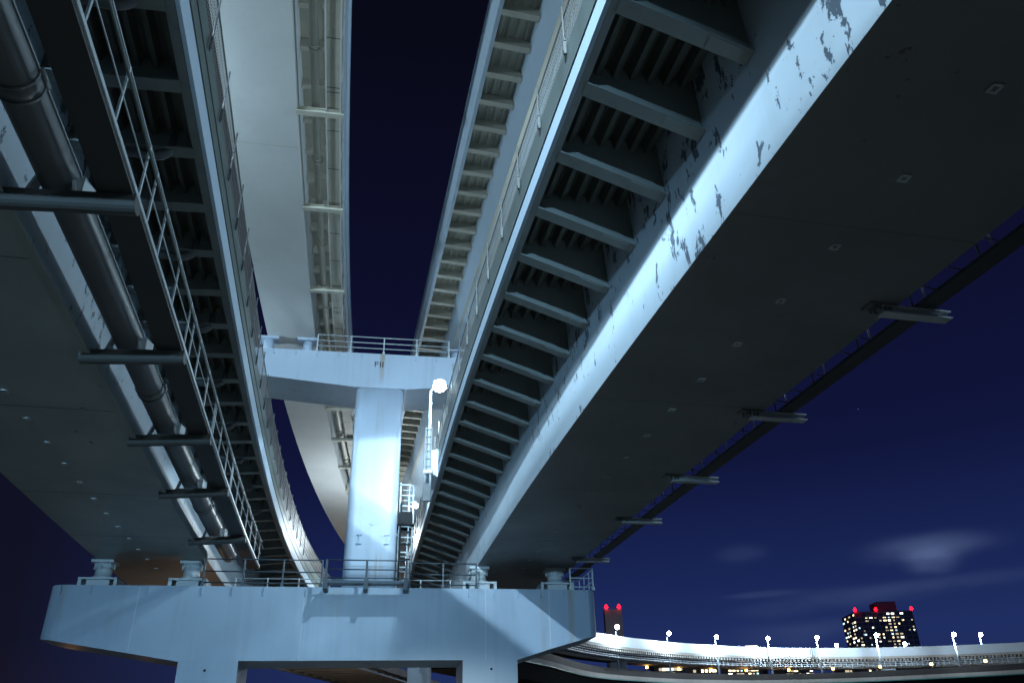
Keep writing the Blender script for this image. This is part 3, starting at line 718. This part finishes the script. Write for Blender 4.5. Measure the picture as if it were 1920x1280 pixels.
for i, p in enumerate(up[:-1]):
    for k in range(2):
        q = p.lerp(up[i + 1], k / 2); d = (up[i + 1] - p).normalized(); nr = Vector((-d.y, d.x, 0))
        b.box(q + nr * .4 + Vector((0, 0, UZ - 2.46)), (.08, .08, .6)); b.box(q + nr * 1.0 + Vector((0, 0, UZ - 2.8)), (1.3, .1, .1), (nr, d, Vector((0, 0, 1))))
b.build('walkway_rail', 'fascia_paint', rU)
for x in (15.2, 62, 95):
    p = path_at(up, x); b = MB(); b.box((p.x - 1, p.y + 4, (UZ - 3.0) / 2), (2.4, 2.4, UZ - 3.0)); b.box((p.x - 1, p.y + 4, UZ - 5.2), (2.4, 3.2, 1.4)); b.build('column', 'fascia_paint', rU)
rLo = thing('loop_viaduct', (40, 133, 0), 'far lower loop ramp, a dark curved band below the lamp posts', 'viaduct', 'far loop ramps at the right')
b = MB(); path_sweep(b, lo, [(0, LZ - .85), (.25, LZ - .85), (.25, LZ), (0, LZ)]); b.build('parapet', 'dark_concrete', rLo)
b = MB(); path_sweep(b, lo, [(-.05, LZ - 1.35), (.3, LZ - 1.35), (.3, LZ - .86), (-.05, LZ - .86)]); b.build('edge_beam', 'concrete', rLo)
b = MB(); path_sweep(b, lo, [(.4, LZ - 1.6), (2.0, LZ - 2.9), (7, LZ - 2.9), (7, LZ - .9), (.4, LZ - .9)]); b.build('box_girder', 'black_paint', rLo)
b = MB(); path_sweep(b, lo, [(-.06, LZ - 1.5), (0, LZ - 1.5), (0, LZ - 1.37), (-.06, LZ - 1.37)]); b.build('stripe', 'teal_paint', rLo)
b = MB(); path_sweep(b, lo, [(7.2, LZ - .9), (7.4, LZ - .9), (7.4, LZ + .1), (7.2, LZ + .1)]); b.build('outer_parapet', 'concrete', rLo)
for x in (9, 45, 85):
    p = path_at(lo, x); b = MB(); b.box((p.x - 1, p.y + 4, (LZ - 2.9) / 2), (2.2, 2.2, LZ - 2.9)); b.build('column', 'dark_concrete', rLo)

def far_lamp(x, path, zb, h, label, off=.12, watts=2300):
    p = path_at(path, x); base = Vector((p.x, p.y + off, zb)); reach = min(-.75, path_at(up, x).y - 1.3 - base.y) if path is lo else -.75; hd = base + Vector((0, 0, h))
    r = thing('street_lamp', base, label, 'street lamp', 'lamps along the far loop ramps')
    b = MB(); b.tube([base, hd], [.15, .1], 8); b.build('pole', 'fascia_paint', r)
    b = MB(); b.tube([hd, hd + Vector((-.1, reach + .25, .15))], .06, 6); b.build('arm', 'railing_paint', r)
    c = hd + Vector((-.1, reach, .12)); b = MB(); b.tube([c + Vector((0, 0, .3 * math.cos(math.pi * i / 6))) for i in range(7)], [max(.02, .3 * math.sin(math.pi * i / 6)) for i in range(7)], 12, caps=False); b.build('lamp_bowl', 'far_lamp_glass', r)
    point(c + Vector((0, -.3, -.62)), (.75, .9, 1.0), watts, .2, r)
where = ['leftmost of the row, nearest the portal pier', 'second from the portal pier', 'third from the portal pier, over the small town lights', 'fourth from the portal pier, left of the far hoarding', 'just left of the dark tower block', 'in front of the dark tower block', 'tallest looking, right of the tower block']
for (x, w) in zip((13.9, 22.4, 30.6, 39.4, 47.2, 56.1, 66.4), where):
    far_lamp(x, lo, LZ, 5.0 if x < 60 else 4.4, 'far loop lamp post, ' + w)
for x, w in ((54.3, 'left of the tower block foot'), (66.1, 'just right of the tower block'), (78.5, 'farther right, between two taller posts'), (86, 'at the right edge of the view')):
    far_lamp(x, [p + Vector((0, 6.5, 0)) for p in up], UZ - 1.0, 2.0 if x < 70 else 3.0, 'short lamp peeping over the far bright parapet, ' + w, watts=1500)
# small amber marker lights under the upper loop
for i, x in enumerate((14, 19, 24.5, 30, 36, 43, 50, 57, 64, 71, 77)):
    p = path_at(lo, x); b = MB(); b.box((p.x, p.y + 3.2, LZ + .35), (.14, .14, .7)); o = b.build('marker_light', 'dark_concrete')
    tag(o, 'small amber marker light standing on the far lower loop ramp', 'marker light', 'amber marker lights on the far loop')
    c = MB(); c.box((p.x, p.y + 3.2, LZ + .85), (.3, .3, .3)); c.build('lens', 'sodium_glass', o)

# ramp and column seen through the portal opening
rW = thing('ramp_viaduct', (-26, 120, 0), 'distant ramp seen through the opening of the portal pier', 'viaduct')
pw = [Vector((-33.4 + .17 * max(0, y - 100) * .9, y, 0)) for y in range(70, 260, 10)]
b = MB(); path_sweep(b, pw, [(0, 13.1), (-.3, 13.1), (-.3, 14.3), (0, 14.3)]); b.build('edge_beam', 'fascia_paint', rW)
b = MB(); path_sweep(b, pw, [(-.31, 13.3), (-12, 13.3), (-12, 14.3), (-.31, 14.3)]); b.build('deck_slab', 'concrete', rW)
b = MB()
for i, p in enumerate(pw[:-1]):
    for k in range(3): q = p.lerp(pw[i + 1], k / 3); b.box((q.x + 6.3, q.y, 13.16), (10, .35, .26))
b.build('rib_row', 'concrete', rW)
b = MB(); path_sweep(b, [p + Vector((12.2, 0, 0)) for p in pw], [(0, 12.6), (.16, 12.6), (.16, 12.8), (0, 12.8)]); b.build('handrail', 'fascia_paint', rW)
b = MB(); b.box((-9.4, 80, 6.1), (2.0, 2.0, 12.2)); b.box((-9.4, 80, 12.9), (6, 2.4, 1.4))
r = thing('street_lamp', (-20, 96, 0), 'low street lamp on the road under the distant ramp', 'street lamp')
c = MB(); c.tube([(-20, 96, 0), (-20, 96, 4.6)], [.08, .05], 8); c.build('pole', 'pipe_paint', r)
c = MB(); c.tube([(-20, 96, 4.6), (-20, 96, 4.75), (-20, 96, 4.9)], [.06, .2, .1], 10); c.build('lamp_bowl', 'sodium_glass', r)
point((-20, 96, 5.3), (1, .80, .62), 1500, .15, r)
tag(b.build('bridge_column', 'fascia_paint'), 'pale far column standing in the portal opening near its right leg', 'column')

# ================================================================== TOWN
def lit_block(name, label, cat, c, w, d, h, rot, nx, nz, prob, wallmat, group=None, z0=0, ww=.55, wh=.5, root=None, sides=('f', 'l')):
    root = thing(name, (c[0], c[1], z0), label, cat, group)
    R = Matrix.Rotation(rot, 3, 'Z'); ex, ey = R @ Vector((1, 0, 0)), R @ Vector((0, 1, 0)); Zv = Vector((0, 0, 1))
    b = MB(); b.box(Vector((c[0], c[1], z0 + h / 2)), (w, d, h), (ex, ey, Zv)); wall = b.build('wall', wallmat, root)
    return root, ex, ey, wall
def windows(root, c, ex, ey, w, d, zlo, zhi, nx, nz, prob, side, ww, wh, skip=None):
    L = w if side == 'f' else d; n = 0
    for i in range(nx):
        for k in range(nz):
            if skip and skip(i, k): pass
            pr = prob(i, k) if callable(prob) else prob
            if random.random() > pr: continue
            u = (i + .5) / nx - .5; z = zlo + (zhi - zlo) * (k + .5) / nz
            cx = ex if side == 'f' else -ey; no = -ey if side == 'f' else -ex
            pos = Vector((c[0], c[1], z)) + (ex * (u * w) - ey * (d / 2 + .03) if side == 'f' else -ex * (w / 2 + .03) + ey * (u * d))
            b = MB(); b.box(pos, (L / nx * ww * random.choice((.7, 1, 1.5)), .06, (zhi - zlo) / nz * wh), (cx, no, Vector((0, 0, 1))))
            b.build('window', random.choice(('window_warm', 'window_warm', 'window_white', 'window_dim', 'window_dim', 'window_cool')), root); n += 1
    return n
tcx, tcy, trot = 172, 400, math.radians(-2)
tw, ex, ey, wall = lit_block('tower_block', 'dark high-rise tower with scattered lit windows and red roof lights', 'tower block', (tcx, tcy), 27, 18, 61.5, trot, 0, 0, 0, 'tower_wall')
windows(tw, (tcx, tcy), ex, ey, 27, 18, 40, 61, 13, 14, lambda i, k: 1 if i in (7, 8) else .26, 'f', .42, .42)
windows(tw, (tcx, tcy), ex, ey, 27, 18, 40, 61, 6, 13, .42, 'l', .5, .42)
b = MB()
for i in range(10): b.box(Vector((tcx, tcy, 50)) + ex * (i * 2.7 - 12.15 - 1.35) - ey * 9.05, (.25, .2, 22), (ex, ey, Vector((0, 0, 1))))
for k in range(11): b.box(Vector((tcx, tcy, 40 + 2.1 * k)) - ey * 9.06, (27, .2, .3), (ex, ey, Vector((0, 0, 1))))
b.build('balcony_grid', 'balcony_paint', tw)
b = MB(); b.box((tcx + 4, tcy, 64), (9, 9, 5)); b.build('roof_house', 'tower_wall', tw)
for dx in (-13.3, -3.5, 13.3):
    b = MB(); b.tube([(tcx + dx, tcy - 9, 61.5), (tcx + dx, tcy - 9, 62.2), (tcx + dx, tcy - 9, 63.2)], [.3, .8, .3], 8); b.build('beacon', 'red_beacon', tw)
ch = thing('chimney_tower', (34.3, 300, 0), 'grey square shaft with two red beacons just right of the portal pier', 'tower')
b = MB(); b.box((34.3, 302, 25.2), (6.2, 5, 50.4)); b.build('wall', 'chimney_wall', ch)
b = MB(); b.bar((34.3, 276, 0), (34.3, 276, 20), .3, .3); b.box((34.3, 276, 20.2), (.8, .4, .5)); b.build('added_floodlight', 'pipe_paint', ch)  # added lamp, hidden behind the far loop, to brighten the shaft
point((34.3, 276.6, 21), (.9, .92, 1.0), 2600, .2, ch)
for dx in (-2.4, 2.2):
    b = MB(); b.tube([(34.3 + dx, 299.5, 50.4), (34.3 + dx, 299.5, 51), (34.3 + dx, 299.5, 52)], [.2, .7, .2], 8); b.build('beacon', 'red_beacon', ch)
town = [(38, 220, 8, 24.6, 'leftmost low town building with lit windows, seen under the far loop'), (47, 222, 6, 24.2, 'second low town building from the left under the far loop'),
        (58, 224, 9, 24.4, 'third low town building from the left under the far loop'), (72, 226, 8, 24.2, 'fourth low town building from the left under the far loop'), (90, 228, 10, 23.8, 'low town building under the far loop, straight below the tower block'), (108, 226, 10, 23.2, 'rightmost low town building under the far loop')]
for i, (x, y, w, h, lab) in enumerate(town):
    t, ex, ey, wall = lit_block('town_building', lab, 'building', (x, y), w, 8, h, 0, 0, 0, 0, 'town_wall', 'low town buildings under the far loop')
    windows(t, (x, y), ex, ey, w, 8, h - 6.4, h - 2.2, int(w), 4, .62 if i < 3 else .4, 'f', .7, .6)
hd = thing('hoarding', (80, 300, 0), 'small lit hoarding on a roof peeping over the far loop, left of the tower block', 'hoarding')
b = MB(); b.box((80, 300, 17), (12, 6, 34)); b.build('wall', 'town_wall', hd)
b = MB(); b.box((81.5, 296.8, 35.6), (4.2, .3, 1.7)); b.build('panel', 'window_white', hd)
b = MB(); b.box((77.5, 296.8, 35.2), (2.2, .3, 1.0)); b.build('panel', 'window_white', hd)
